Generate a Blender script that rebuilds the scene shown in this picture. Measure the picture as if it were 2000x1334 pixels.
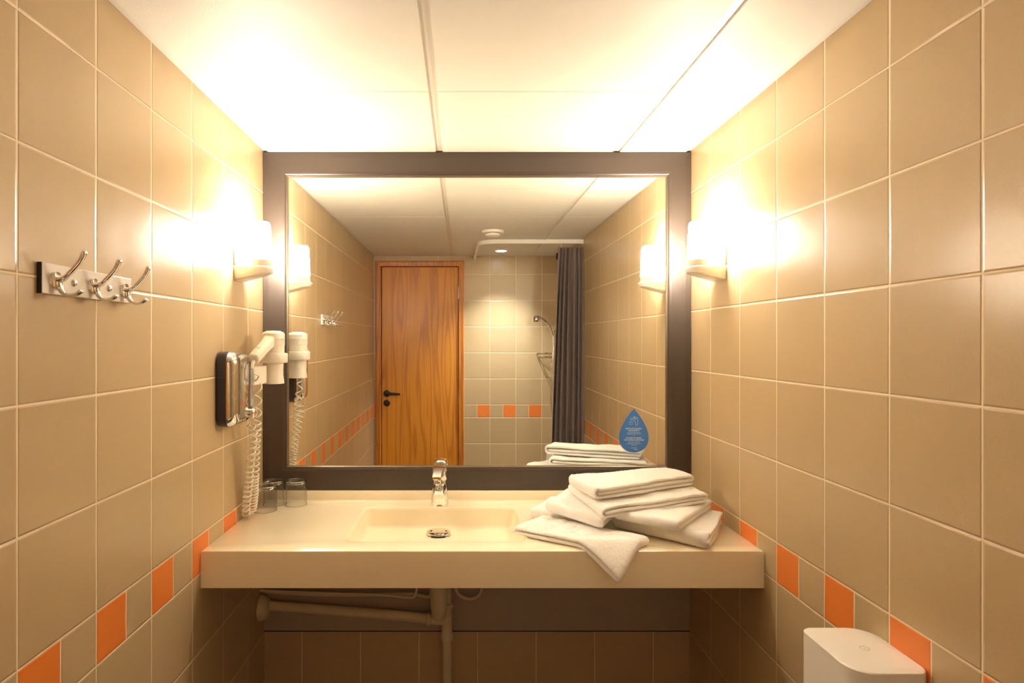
import bpy, bmesh, math, random
from mathutils import Vector, Matrix, noise

# ------------------------------------------------------------------ clear, camera, world, exposure
for o in list(bpy.data.objects):
    bpy.data.objects.remove(o)
SC = bpy.context.scene
COL = SC.collection
PI = math.pi

EYE = 1.44
cam_d = bpy.data.cameras.new('camera')
cam_d.lens = 21.6
cam_d.sensor_width = 36
cam_d.shift_x = 0.051
cam_d.clip_start = 0.02
cam = bpy.data.objects.new('camera', cam_d)
cam.location = (0, 0, EYE)
cam.rotation_euler = (PI / 2, 0, 0)
COL.objects.link(cam)
SC.camera = cam

world = bpy.data.worlds.new('world')
SC.world = world
world.use_nodes = True
world.node_tree.nodes['Background'].inputs[0].default_value = (0.02, 0.015, 0.01, 1)
world.node_tree.nodes['Background'].inputs[1].default_value = 0.2

SC.view_settings.view_transform = 'Standard'
SC.view_settings.look = 'None'
SC.view_settings.gamma = 1
SC.view_settings.use_curve_mapping = False
SC.view_settings.exposure = 2.42
SC.cycles.max_bounces = 14
SC.cycles.diffuse_bounces = 8
SC.cycles.glossy_bounces = 6
SC.cycles.transmission_bounces = 10
SC.cycles.sample_clamp_indirect = 30
SC.cycles.caustics_reflective = True      # the mirror throws the lamps' light back on the counter
SC.cycles.caustics_refractive = True

LAMP_COL = (1.0, 0.89, 0.76)
LAMP_E = 36.5
DOWN_COL = (1.0, 0.99, 0.95)
DOWN_E = 18.0

# ------------------------------------------------------------------ room numbers (metres)
XL, XR = -0.668, 0.785          # side walls
YF, YR = 2.100, -0.545          # mirror wall, door wall
ZC = EYE + 0.6426               # ceiling
ZT = EYE - 0.5395               # counter surface
Z_A = EYE - 0.4977              # top line of the accent band
Z_B = EYE - 0.5970              # bottom line of the accent band

# ------------------------------------------------------------------ materials
def new_mat(name):
    m = bpy.data.materials.new(name)
    m.use_nodes = True
    nt = m.node_tree
    b = nt.nodes['Principled BSDF']
    return m, nt, b

def setp(b, **k):
    names = {'color': 'Base Color', 'rough': 'Roughness', 'metal': 'Metallic', 'ior': 'IOR', 'trans': 'Transmission Weight',
             'coat': 'Coat Weight', 'coat_rough': 'Coat Roughness', 'spec': 'Specular IOR Level', 'sheen': 'Sheen Weight',
             'sss': 'Subsurface Weight', 'emit': 'Emission Color', 'estr': 'Emission Strength', 'sheen_rough': 'Sheen Roughness'}
    for a, v in k.items():
        if isinstance(v, tuple):
            v = (*v, 1.0) if len(v) == 3 else v
        b.inputs[names[a]].default_value = v

def plain(name, color, rough=0.5, bump=0.0, bscale=200.0, var=0.0, **k):
    m, nt, b = new_mat(name)
    setp(b, color=color, rough=rough, **k)
    tc = nt.nodes.new('ShaderNodeTexCoord')
    nz = nt.nodes.new('ShaderNodeTexNoise')
    nz.inputs['Scale'].default_value = bscale
    nz.inputs['Detail'].default_value = 3
    nt.links.new(tc.outputs['Object'], nz.inputs['Vector'])
    if bump > 0:
        bp = nt.nodes.new('ShaderNodeBump')
        bp.inputs['Strength'].default_value = 1.0
        bp.inputs['Distance'].default_value = bump
        nt.links.new(nz.outputs['Fac'], bp.inputs['Height'])
        nt.links.new(bp.outputs['Normal'], b.inputs['Normal'])
    if var > 0:
        mx = nt.nodes.new('ShaderNodeMix')
        mx.data_type = 'RGBA'
        mx.inputs[6].default_value = (*[c * (1 - var) for c in color], 1)
        mx.inputs[7].default_value = (*[min(1, c * (1 + var)) for c in color], 1)
        nt.links.new(nz.outputs['Fac'], mx.inputs[0])
        nt.links.new(mx.outputs[2], b.inputs['Base Color'])
    return m

class X:
    """tiny expression wrapper over Math nodes"""
    def __init__(self, nt, s): self.nt, self.s = nt, s
    def op(self, o, *a):
        n = self.nt.nodes.new('ShaderNodeMath'); n.operation = o
        for i, v in enumerate((self,) + a):
            if isinstance(v, X): self.nt.links.new(v.s, n.inputs[i])
            else: n.inputs[i].default_value = v
        return X(self.nt, n.outputs[0])
    def __add__(s, o): return s.op('ADD', o)
    def __sub__(s, o): return s.op('SUBTRACT', o)
    def __mul__(s, o): return s.op('MULTIPLY', o)
    def mod(s, o): return s.op('FLOORED_MODULO', o)
    def min(s, o): return s.op('MINIMUM', o)
    def gt(s, o): return s.op('GREATER_THAN', o)
    def lt(s, o): return s.op('LESS_THAN', o)
    def floor(s): return s.op('FLOOR')
    def step(s, a, b):
        n = s.nt.nodes.new('ShaderNodeMapRange'); n.interpolation_type = 'SMOOTHSTEP'
        s.nt.links.new(s.s, n.inputs[0]); n.inputs[1].default_value = a; n.inputs[2].default_value = b
        return X(s.nt, n.outputs[0])

TILE = (0.52, 0.388, 0.215)
GROUT = (0.88, 0.74, 0.50)
ORANGE = (0.80, 0.225, 0.040)

def tile_mat(name, axis, phase, pitch, orange_first, tile=TILE, lift=0.0):
    """square wall tiles with joints; a band of half-size tiles, every other one orange"""
    m, nt, b = new_mat(name)
    tc = nt.nodes.new('ShaderNodeTexCoord')
    sp = nt.nodes.new('ShaderNodeSeparateXYZ')
    nt.links.new(tc.outputs['Object'], sp.inputs[0])
    u = X(nt, sp.outputs[axis]) - phase
    v = X(nt, sp.outputs[2]) - lift
    above = v.gt(Z_A)
    below = v.lt(Z_B)
    band = (X(nt, above.s) + below).lt(0.5)
    nb = band.op('SUBTRACT', 1.0) * -1.0
    # vertical coordinate inside a tile
    va = (v - Z_A) * above + (v - Z_B) * below
    mv = va.mod(0.2)
    dv1 = mv.min(mv * -1.0 + 0.2)
    dv2 = (v - Z_B).min(v * -1.0 + Z_A)
    dv = dv1 * nb + dv2 * band
    mu = u.mod(pitch)
    du1 = mu.min(mu * -1.0 + pitch)
    mh = u.mod(pitch / 2)
    du2 = mh.min(mh * -1.0 + pitch / 2)
    du = du1 * nb + du2 * band
    d = du.min(dv)
    # wobble of joint edge
    nz = nt.nodes.new('ShaderNodeTexNoise'); nz.inputs['Scale'].default_value = 60
    nt.links.new(tc.outputs['Object'], nz.inputs['Vector'])
    d = d + (X(nt, nz.outputs['Fac']) - 0.5) * 0.0006
    body = d.step(0.0011, 0.0019)
    isor = (mu.lt(pitch / 2) if orange_first else mu.gt(pitch / 2)) * band
    # per-tile tint
    idu = (u * (1 / pitch)).floor()
    idv = (va * 5.0).floor()
    cx = nt.nodes.new('ShaderNodeCombineXYZ')
    nt.links.new(idu.s, cx.inputs[0]); nt.links.new(idv.s, cx.inputs[1])
    wn = nt.nodes.new('ShaderNodeTexWhiteNoise'); wn.noise_dimensions = '3D'
    nt.links.new(cx.outputs[0], wn.inputs['Vector'])
    fn = nt.nodes.new('ShaderNodeTexNoise'); fn.inputs['Scale'].default_value = 700; fn.inputs['Detail'].default_value = 2
    nt.links.new(tc.outputs['Object'], fn.inputs['Vector'])
    tint = (X(nt, wn.outputs['Value']) - 0.5) * 0.07 + (X(nt, fn.outputs['Fac']) - 0.5) * 0.16 + 1.0
    def mix(f, a, bb):
        n = nt.nodes.new('ShaderNodeMix'); n.data_type = 'RGBA'
        nt.links.new(f.s, n.inputs[0])
        for k, c in ((6, a), (7, bb)):
            if isinstance(c, tuple): n.inputs[k].default_value = (*c, 1)
            else: nt.links.new(c, n.inputs[k])
        return n.outputs[2]
    c = mix(isor, tile, ORANGE)
    vm = nt.nodes.new('ShaderNodeVectorMath'); vm.operation = 'SCALE'
    nt.links.new(c, vm.inputs[0]); nt.links.new(tint.s, vm.inputs['Scale'])
    c = mix(body, GROUT, vm.outputs[0])
    nt.links.new(c, b.inputs['Base Color'])
    r = body * -0.5 + 0.80
    r = r + isor * 0.12
    nt.links.new(r.s, b.inputs['Roughness'])
    setp(b, spec=0.55)
    pn = nt.nodes.new('ShaderNodeTexNoise'); pn.inputs['Scale'].default_value = 260; pn.inputs['Detail'].default_value = 1
    nt.links.new(tc.outputs['Object'], pn.inputs['Vector'])
    ln = nt.nodes.new('ShaderNodeTexNoise'); ln.inputs['Scale'].default_value = 11; ln.inputs['Detail'].default_value = 0
    nt.links.new(tc.outputs['Object'], ln.inputs['Vector'])
    h = d.step(0.0008, 0.0045) * 0.0011 + X(nt, pn.outputs['Fac']) * 0.00012 * nb + X(nt, ln.outputs['Fac']) * 0.0012
    bp = nt.nodes.new('ShaderNodeBump'); bp.inputs['Distance'].default_value = 1.0; bp.inputs['Strength'].default_value = 1.0
    nt.links.new(h.s, bp.inputs['Height']); nt.links.new(bp.outputs['Normal'], b.inputs['Normal'])
    return m

def wood_mat(name, base, dark, cols=True):
    m, nt, b = new_mat(name)
    tc = nt.nodes.new('ShaderNodeTexCoord')
    sp = nt.nodes.new('ShaderNodeSeparateXYZ'); nt.links.new(tc.outputs['Object'], sp.inputs[0])
    x = X(nt, sp.outputs[0]); z = X(nt, sp.outputs[2])
    mp = nt.nodes.new('ShaderNodeMapping'); mp.inputs['Scale'].default_value = (7.5, 7.5, 0.55)
    nt.links.new(tc.outputs['Object'], mp.inputs[0])
    n1 = nt.nodes.new('ShaderNodeTexNoise'); n1.inputs['Scale'].default_value = 1.0; n1.inputs['Detail'].default_value = 2
    n1.inputs['Distortion'].default_value = 0.15
    nt.links.new(mp.outputs[0], n1.inputs['Vector'])
    rings = (X(nt, n1.outputs['Fac']) * 60.0).op('SINE') * 0.5 + 0.5
    rings = rings.op('POWER', 3.0)
    mp2 = nt.nodes.new('ShaderNodeMapping'); mp2.inputs['Scale'].default_value = (420, 420, 5)
    nt.links.new(tc.outputs['Object'], mp2.inputs[0])
    n2 = nt.nodes.new('ShaderNodeTexNoise'); n2.inputs['Scale'].default_value = 1.0; n2.inputs['Detail'].default_value = 3
    nt.links.new(mp2.outputs[0], n2.inputs['Vector'])
    mp3 = nt.nodes.new('ShaderNodeMapping'); mp3.inputs['Scale'].default_value = (60, 60, 0.6)
    nt.links.new(tc.outputs['Object'], mp3.inputs[0])
    n3 = nt.nodes.new('ShaderNodeTexNoise'); n3.inputs['Scale'].default_value = 1.0; n3.inputs['Detail'].default_value = 2
    nt.links.new(mp3.outputs[0], n3.inputs['Vector'])
    f = rings * 0.55 + (X(nt, n2.outputs['Fac']) - 0.35) * 0.85 + (X(nt, n3.outputs['Fac']) - 0.5) * 0.5
    n = nt.nodes.new('ShaderNodeMix'); n.data_type = 'RGBA'; n.clamp_factor = True
    nt.links.new(f.s, n.inputs[0]); n.inputs[6].default_value = (*base, 1); n.inputs[7].default_value = (*dark, 1)
    nt.links.new(n.outputs[2], b.inputs['Base Color'])
    setp(b, rough=0.36, spec=0.5)
    return m

M = {}
M['tile_left'] = tile_mat('tile_left', 1, 1.3316, 0.2022, True)
M['tile_right'] = tile_mat('tile_right', 1, 1.3230, 0.2, False)
M['tile_rear'] = tile_mat('tile_rear', 0, 0.0275, 0.1985, False)
M['tile_low'] = tile_mat('tile_low', 0, -0.539, 0.2, False, lift=.022)
M['tile_floor'] = plain('tile_floor', (0.060, 0.045, 0.035), 0.4, 0.0004, 40, 0.1)
M['ceiling'] = plain('ceiling_panel', (0.70, 0.67, 0.59), 0.55, 0.0003, 350, 0.02)
M['bar'] = plain('ceiling_bar', (0.68, 0.64, 0.55), 0.35)
M['shaft'] = plain('shadow_gap', (0.10, 0.08, 0.05), 0.9)
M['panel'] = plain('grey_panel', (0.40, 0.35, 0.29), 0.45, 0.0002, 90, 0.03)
M['wood'] = wood_mat('door_veneer', (0.72, 0.295, 0.028), (0.42, 0.135, 0.010))
M['wood_trim'] = wood_mat('door_trim_wood', (0.64, 0.235, 0.026), (0.38, 0.115, 0.010))
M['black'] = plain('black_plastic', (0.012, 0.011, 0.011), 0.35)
M['frame'] = plain('mirror_frame_brown', (0.060, 0.043, 0.033), 0.38, 0.0001, 500, 0.05, spec=0.6)
M['lip'] = plain('mirror_lip', (0.16, 0.125, 0.085), 0.28, metal=0.6)
M['counter'] = plain('cream_composite', (0.95, 0.87, 0.66), 0.24, 0.00005, 90, 0.01, coat=0.25, coat_rough=0.12)
M['chrome'] = plain('chrome', (0.86, 0.85, 0.83), 0.06, metal=1.0)
M['steel'] = plain('steel', (0.75, 0.73, 0.70), 0.2, metal=1.0)
M['darkchrome'] = plain('chrome_cover', (0.74, 0.73, 0.72), 0.035, metal=1.0)
M['navy'] = plain('dark_blue_plastic', (0.012, 0.014, 0.035), 0.12, coat=0.5)
M['greyplastic'] = plain('grey_plastic', (0.36, 0.36, 0.37), 0.35)
M['white'] = plain('white_plastic', (0.84, 0.80, 0.72), 0.3)
M['ceramic'] = plain('white_ceramic', (0.86, 0.83, 0.78), 0.12, coat=0.4)
M['ivory'] = plain('ivory_plastic', (0.84, 0.78, 0.66), 0.33)
M['pipe'] = plain('pipe_plastic', (0.70, 0.62, 0.47), 0.4, 0.0001, 60, 0.04)
M['rack'] = plain('rack_plate_white', (0.80, 0.74, 0.66), 0.25)
M['curtain'] = plain('curtain_fabric', (0.27, 0.195, 0.155), 0.55, 0.0001, 900, 0.08, sheen=0.2)
M['blue'] = plain('sticker_blue', (0.055, 0.21, 0.60), 0.45)
M['print'] = plain('sticker_print', (0.70, 0.80, 0.90), 0.5)

def terry():
    m, nt, b = new_mat('white_terry')
    tc = nt.nodes.new('ShaderNodeTexCoord')
    n1 = nt.nodes.new('ShaderNodeTexNoise'); n1.inputs['Scale'].default_value = 520; n1.inputs['Detail'].default_value = 3
    n2 = nt.nodes.new('ShaderNodeTexVoronoi'); n2.inputs['Scale'].default_value = 650
    n3 = nt.nodes.new('ShaderNodeTexNoise'); n3.inputs['Scale'].default_value = 90; n3.inputs['Detail'].default_value = 2
    for n in (n1, n2, n3): nt.links.new(tc.outputs['Object'], n.inputs['Vector'])
    h = X(nt, n1.outputs['Fac']) * 0.0011 + X(nt, n2.outputs['Distance']) * 0.0007 + X(nt, n3.outputs['Fac']) * 0.0018
    bp = nt.nodes.new('ShaderNodeBump'); bp.inputs['Distance'].default_value = 1.0; bp.inputs['Strength'].default_value = 0.75
    nt.links.new(h.s, bp.inputs['Height']); nt.links.new(bp.outputs['Normal'], b.inputs['Normal'])
    setp(b, color=(0.96, 0.95, 0.92), rough=0.95, sheen=0.35, spec=0.15)
    return m
M['terry'] = terry()

def mirror_mat():
    m, nt, b = new_mat('mirror_silver')
    setp(b, color=(0.90, 0.91, 0.88), rough=0.0, metal=1.0)
    return m
M['mirror'] = mirror_mat()

def glass_mat():
    m, nt, b = new_mat('clear_glass')
    nt.nodes.remove(b)
    out = [n for n in nt.nodes if n.type == 'OUTPUT_MATERIAL'][0]
    tr = nt.nodes.new('ShaderNodeBsdfTransparent'); tr.inputs[0].default_value = (0.978, 0.978, 0.97, 1)
    gl = nt.nodes.new('ShaderNodeBsdfGlossy'); gl.inputs['Roughness'].default_value = 0.02
    lw = nt.nodes.new('ShaderNodeLayerWeight'); lw.inputs[0].default_value = 0.5
    fr = nt.nodes.new('ShaderNodeMapRange'); nt.links.new(X(nt, lw.outputs['Facing']).op('POWER', 2.4).s, fr.inputs[0]); fr.inputs[3].default_value = .03; fr.inputs[4].default_value = .60
    mx = nt.nodes.new('ShaderNodeMixShader')
    nt.links.new(fr.outputs[0], mx.inputs[0]); nt.links.new(tr.outputs[0], mx.inputs[1]); nt.links.new(gl.outputs[0], mx.inputs[2])
    nt.links.new(mx.outputs[0], out.inputs[0])
    return m
M['glass'] = glass_mat()
m_, nt_, b_ = new_mat('thick_glass')
setp(b_, color=(0.98, 0.98, 0.96), rough=0.0, trans=1.0, ior=1.46)
M['thickglass'] = m_

def emit_mat(name, col, s):
    m, nt, b = new_mat(name)
    setp(b, color=(0.9, 0.88, 0.82), rough=0.3, emit=col, estr=s)
    return m
M['opal'] = emit_mat('opal_glass_lit', LAMP_COL, LAMP_E)
M['down'] = emit_mat('downlight_lens', DOWN_COL, 12.0)

# ------------------------------------------------------------------ mesh helpers
def obj(name, bm, m, parent=None, smooth=True, bevel=0.0, subsurf=0, angle=0.7):
    bmesh.ops.recalc_face_normals(bm, faces=bm.faces)
    me = bpy.data.meshes.new(name)
    bm.to_mesh(me); bm.free()
    o = bpy.data.objects.new(name, me)
    COL.objects.link(o)
    if parent: o.parent = parent
    if m: me.materials.append(M[m] if isinstance(m, str) else m)
    if smooth:
        for p in me.polygons: p.use_smooth = True
        me.set_sharp_from_angle(angle=angle)
    if bevel > 0:
        md = o.modifiers.new('bevel', 'BEVEL'); md.width = bevel; md.segments = 3; md.limit_method = 'ANGLE'
        md.angle_limit = 0.6; md.harden_normals = False
    if subsurf:
        md = o.modifiers.new('sub', 'SUBSURF'); md.levels = subsurf; md.render_levels = subsurf
    return o

def tag(o, label=None, cat=None, group=None, kind=None):
    if label: o['label'] = label
    if cat: o['category'] = cat
    if group: o['group'] = group
    if kind: o['kind'] = kind
    return o

def empty(name, loc=(0, 0, 0), parent=None):
    o = bpy.data.objects.new(name, None)
    o.empty_display_size = 0.05
    o.location = loc
    COL.objects.link(o)
    if parent: o.parent = parent
    return o

def box(bm, a, b):
    x0, y0, z0 = a; x1, y1, z1 = b
    vs = [bm.verts.new(p) for p in ((x0, y0, z0), (x1, y0, z0), (x1, y1, z0), (x0, y1, z0), (x0, y0, z1), (x1, y0, z1), (x1, y1, z1), (x0, y1, z1))]
    for f in ((0, 3, 2, 1), (4, 5, 6, 7), (0, 1, 5, 4), (1, 2, 6, 5), (2, 3, 7, 6), (3, 0, 4, 7)):
        bm.faces.new([vs[i] for i in f])
    return vs

def bx(a, b):
    bm = bmesh.new(); box(bm, a, b); return bm

def loft(bm, loops, close=True, cap0=True, cap1=True):
    rows = [[bm.verts.new(p) for p in lp] for lp in loops]
    n = len(rows[0])
    for r0, r1 in zip(rows, rows[1:]):
        for i in range(n if close else n - 1):
            j = (i + 1) % n
            bm.faces.new((r0[i], r0[j], r1[j], r1[i]))
    if cap0: bm.faces.new(rows[0][::-1])
    if cap1: bm.faces.new(rows[-1])
    return rows

def lathe(bm, prof, c=(0, 0, 0), n=32, axis='z', cap0=True, cap1=True):
    loops = []
    for r, h in prof:
        lp = []
        for i in range(n):
            a = 2 * PI * i / n
            p = (r * math.cos(a), r * math.sin(a), h)
            if axis == 'x': p = (h, r * math.cos(a), r * math.sin(a))
            if axis == 'y': p = (r * math.cos(a), h, r * math.sin(a))
            lp.append((c[0] + p[0], c[1] + p[1], c[2] + p[2]))
        loops.append(lp)
    return loft(bm, loops, True, cap0, cap1)

def smooth_path(pts, k=8):
    out = []
    P = [Vector(p) for p in pts]
    n = len(P)
    for i in range(n - 1):
        p0 = P[max(i - 1, 0)]; p1 = P[i]; p2 = P[i + 1]; p3 = P[min(i + 2, n - 1)]
        for j in range(k):
            t = j / k
            out.append(0.5 * ((2 * p1) + (p2 - p0) * t + (2 * p0 - 5 * p1 + 4 * p2 - p3) * t * t + (3 * p1 - p0 - 3 * p2 + p3) * t ** 3))
    out.append(P[-1])
    return out

def tube(bm, pts, r, n=10, sy=1.0, ref=None, k=0, cap=True):
    """r: number or list; sy: stretch along the reference axis"""
    rr = r if isinstance(r, (list, tuple)) else [r] * len(pts)
    P = [Vector(p) for p in pts]
    if k:
        m = len(P)
        P2 = smooth_path(P, k)
        r2 = []
        for i in range(len(P2)):
            t = i / k; a = min(int(t), m - 2); f = t - a
            r2.append(rr[a] * (1 - f) + rr[a + 1] * f)
        P, rr = P2, r2
    loops = []
    prev = Vector(ref) if ref else None
    for i, p in enumerate(P):
        d = (P[min(i + 1, len(P) - 1)] - P[max(i - 1, 0)])
        if d.length < 1e-9: d = Vector((0, 0, 1))
        d.normalize()
        if prev is None:
            prev = Vector((0, 0, 1)) if abs(d.z) < 0.9 else Vector((1, 0, 0))
        e1 = prev - d * prev.dot(d)
        if e1.length < 1e-6: e1 = d.orthogonal()
        e1.normalize(); e2 = d.cross(e1)
        if not ref: prev = e1
        loops.append([p + e1 * (rr[i] * sy * math.cos(2 * PI * j / n)) + e2 * (rr[i] * math.sin(2 * PI * j / n)) for j in range(n)])
    return loft(bm, loops, True, cap, cap)

def rrect(x0, y0, x1, y1, r, nc=6, ns=1):
    """rounded rectangle, ccw list of (x,y); nc segments per corner, ns straight pieces per side"""
    out = []
    cs = [((x1 - r, y0 + r), -PI / 2), ((x1 - r, y1 - r), 0), ((x0 + r, y1 - r), PI / 2), ((x0 + r, y0 + r), PI)]
    for k, ((cx, cy), a0) in enumerate(cs):
        for i in range(nc + 1):
            a = a0 + PI / 2 * i / nc
            out.append((cx + r * math.cos(a), cy + r * math.sin(a)))
        if ns > 1:
            nx, na = cs[(k + 1) % 4]
            p = out[-1]; q = (nx[0] + r * math.cos(na), nx[1] + r * math.sin(na))
            for i in range(1, ns):
                out.append((p[0] + (q[0] - p[0]) * i / ns, p[1] + (q[1] - p[1]) * i / ns))
    return out

def struct(name, bm, m, **k):
    return tag(obj(name, bm, m, **k), kind='structure')

# ------------------------------------------------------------------ the room
T = 0.10
struct('wall_left', bx((XL - T, YR - T, 0), (XL, YF + T, ZC + .05)), 'tile_left', smooth=False)
struct('wall_right', bx((XR, YR - T, 0), (XR + T, YF + T, ZC + .05)), 'tile_right', smooth=False)
struct('wall_front', bx((XL, YF, 0), (XR, YF + T, ZC + .05)), 'tile_low', smooth=False)
bm = bmesh.new()                                              # door wall, with the door opening left free
DX0, DX1, DZ = -0.628, -0.008, EYE + 0.585
box(bm, (XL, YR - T, 0), (DX0, YR, ZC + .05))
box(bm, (DX0, YR - T, DZ), (DX1, YR, ZC + .05))
box(bm, (DX1, YR - T, 0), (XR, YR, ZC + .05))
struct('wall_rear', bm, 'tile_rear', smooth=False)
struct('floor', bx((XL - T, YR - T, -0.05), (XR + T, YF + T, 0)), 'tile_floor', smooth=False)
struct('bounce_slab', bx((0.10, YR, 0), (XR, 0.25, 0.004)), 'white', smooth=False)   # unseen white slab over the shower area, added to bounce the downlight
struct('trim_8', bx((XL, YF - 0.004, EYE - 0.990), (XR, YF, EYE - 0.984)), 'black', smooth=False)  # black strip standing in for the shadow line below the panel
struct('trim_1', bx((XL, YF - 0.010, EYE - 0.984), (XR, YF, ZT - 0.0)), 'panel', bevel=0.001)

# suspended ceiling: panels hang a few millimetres under the bars that carry them
bm = bmesh.new()
xs = [(XL + .018, -0.0815), (-0.0575, 0.519), (0.543, XR - .018)]
ys = [YR + .018, -0.22, 0.38, 0.98, 1.58, YF - .006]
for x0, x1 in xs:
    for y0, y1 in zip(ys, ys[1:]):
        box(bm, (x0, y0 + .0012, ZC), (x1, y1 - .0012, ZC + .015))
struct('ceiling', bm, 'ceiling', smooth=False)
def bar(n, a, b):
    struct('trim_%d' % n, bx(a, b), 'bar', smooth=False)
bar(2, (-0.083, YR, ZC + .005), (-0.056, YF, ZC + .02))
bar(3, (0.5175, YR, ZC + .005), (0.5445, YF, ZC + .02))
bar(4, (XL, YR, ZC + .006), (XL + .022, YF, ZC + .02))
bar(5, (XR - .022, YR, ZC + .006), (XR, YF, ZC + .02))
bar(6, (XL + .022, YR, ZC + .006), (XR - .022, YR + .02, ZC + .02))
struct('trim_7', bx((XL - T, YR - T, ZC + .02), (XR + T, YF + T, ZC + .05)), 'shaft', smooth=False)

# ------------------------------------------------------------------ door
door = tag(empty('door_1', ((DX0 + DX1) / 2, YR, 0)), kind='structure')
def child(name, bm, m, parent, **k):
    o = obj(name, bm, m, None, **k)
    o.parent = parent
    if parent.parent is None: o.matrix_parent_inverse = Matrix.Translation(parent.location).inverted()   # parts are modelled in room coordinates
    return o
LX0, LX1, LZ = -0.606, -0.020, EYE + 0.560
def frame_loop(x0, x1, z1, y):
    return [(x0, y, 0.0), (x0, y, z1), (x1, y, z1), (x1, y, 0.0)]
bm = bmesh.new()     # moulded casing around the opening, swept through mitred corners
prof = [(0.042, 0.0), (0.042, .014), (0.036, .019), (0.030, .019), (0.028, .015), (0.012, .013), (0.010, .017), (0.003, .016), (0.0, .010), (0.0, -.06)]
rows = []
for off, y in prof:
    rows.append([bm.verts.new(p) for p in frame_loop(LX0 - off - .004, LX1 + off + .004, LZ + off + .004, YR + y)])
for r0, r1 in zip(rows, rows[1:]):
    for i in range(3):
        bm.faces.new((r0[i], r0[i + 1], r1[i + 1], r1[i]))
child('door_frame', bm, 'wood_trim', door, smooth=False)
leaf = child('door_leaf', bx((LX0, YR - .045, 0.008), (LX1, YR - .006, LZ)), 'wood', door, bevel=0.001)
hz = EYE - .412
bm = bmesh.new()
lathe(bm, [(.026, 0), (.026, .006), (.022, .010), (.010, .011), (.010, .045)], (-.568, YR - .006, hz), axis='y')
tube(bm, [(-.568, YR + .038, hz), (-.545, YR + .042, hz + .001), (-.49, YR + .042, hz - .001), (-.462, YR + .040, hz - .002)], [.011, .011, .009, .008], k=6)
child('door_handle', bm, 'black', leaf)
bm = bmesh.new()
lathe(bm, [(.025, 0), (.025, .006), (.021, .010), (.006, .0105), (.006, .018), (.001, .019)], (-.568, YR - .006, EYE - .486), axis='y')
child('lock_rose', bm, 'black', leaf)
# hinges on the far side
bm = bmesh.new()
for z in (.25, 1.0, 1.80):
    lathe(bm, [(.006, -.045), (.006, .045)], (LX1 + .003, YR + .004, z), n=12)
child('hinge', bm, 'steel', leaf)

# ------------------------------------------------------------------ mirror
mir = tag(empty('wall_mirror', (0.0585, YF, EYE - .504)), 'large mirror in a wide dark brown frame filling the wall above the washbasin counter', 'mirror')
def rl(o, y):      # rectangle offset inward by o, at depth y
    return [(XL + .001 + o, y, EYE - .504 + o * .97), (XR - .001 - o, y, EYE - .504 + o * .97), (XR - .001 - o, y, ZC - .001 - o), (XL + .001 + o, y, ZC - .001 - o)]
YM = 2.090
bm = bmesh.new()
loft(bm, [rl(0, YF - .0005), rl(0, 2.083), rl(.002, 2.0815), rl(.020, 2.080), rl(.066, 2.080), rl(.074, 2.0815), rl(.078, 2.084)], True, False, False)
child('frame', bm, 'frame', mir, smooth=False)
bm = bmesh.new()
loft(bm, [rl(.078, 2.084), rl(.079, 2.0825), rl(.081, 2.0822), rl(.085, 2.0862), rl(.0855, YF - .001)], True, False, False)
child('frame_lip', bm, 'lip', mir, smooth=False)
def glass_y(x, z): return 2.0890 - .00125 * x - .0023 * (z - EYE)
bm = bmesh.new()
a = rl(.084, 0)
f = [(x, glass_y(x, z), z) for x, _, z in a]
g = [(x, YF - .001, z) for x, _, z in a]
loft(bm, [g, f], True, True, True)
child('mirror_glass', bm, 'mirror', mir, smooth=False)

# sticker on the mirror
SX, SZ0, SZ1 = .5916, EYE - .3776, EYE - .2279
SY = glass_y(SX, EYE - .3)
stick = tag(empty('drop_sticker', (SX, SY, SZ0)), 'blue water drop sticker with white printing in the lower right of the mirror', 'sticker')
def drop_pts(n=72):
    H = SZ1 - SZ0
    return [(SX + .0501 * math.sin(t) * abs(math.sin(t / 2)) / .7698, SZ0 + H * (1 + math.cos(t)) / 2) for t in [2 * PI * i / n for i in range(n)]]
bm = bmesh.new()
o_ = drop_pts()
loft(bm, [[(x, SY - .0002, z) for x, z in o_], [(x, SY - .0009, z) for x, z in o_]], True, False, True)
child('sticker_sheet', bm, 'blue', stick, smooth=False)
def text(s, size, x, z, y, parent, name='lettering', mat='print', bold=.0):
    cu = bpy.data.curves.new(name, 'FONT')
    cu.body = s; cu.size = size; cu.align_x = 'CENTER'; cu.align_y = 'CENTER'; cu.extrude = .00008; cu.offset = bold
    cu.materials.append(M[mat])
    to = bpy.data.objects.new(name, cu)
    me = bpy.data.meshes.new_from_object(to)
    bpy.data.objects.remove(to)
    o = bpy.data.objects.new(name, me)
    o.location = (x, y, z); o.rotation_euler = (PI / 2, 0, 0)
    COL.objects.link(o); o.parent = parent
    o.matrix_parent_inverse = Matrix.Translation(parent.location).inverted()
    return o
def pz(yy): return SZ1 - (yy - 50) / 1230 * (SZ1 - SZ0)      # rows measured on the sticker itself
TY = SY - .0010
text('EESTIS JOO JULGELT', .0062, SX, pz(612), TY, stick, bold=.00012)
text('KRAANIVETT!', .0062, SX, pz(668), TY, stick, bold=.00012)
text("IT'S SAFE TO DRINK", .0060, SX - .0005, pz(875), TY, stick, bold=.00012)
text('TAP WATER IN ESTONIA!', .0060, SX + .0005, pz(930), TY, stick, bold=.00012)
bm = bmesh.new()
random.seed(4)
for yy, w in ((720, .045), (760, .047), (985, .041), (1030, .047), (1072, .018), (1150, .022)):   # the rows of small print
    x = SX - w / 2
    while x < SX + w / 2:
        l = random.uniform(.0012, .005)
        box(bm, (x, TY - .0001, pz(yy) - .00055), (min(x + l, SX + w / 2), TY + .0001, pz(yy) + .00055))
        x += l + .0007
box(bm, (SX - .0025, TY - .0001, pz(808) - .0003), (SX + .0025, TY + .0001, pz(808) + .0003))
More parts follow.
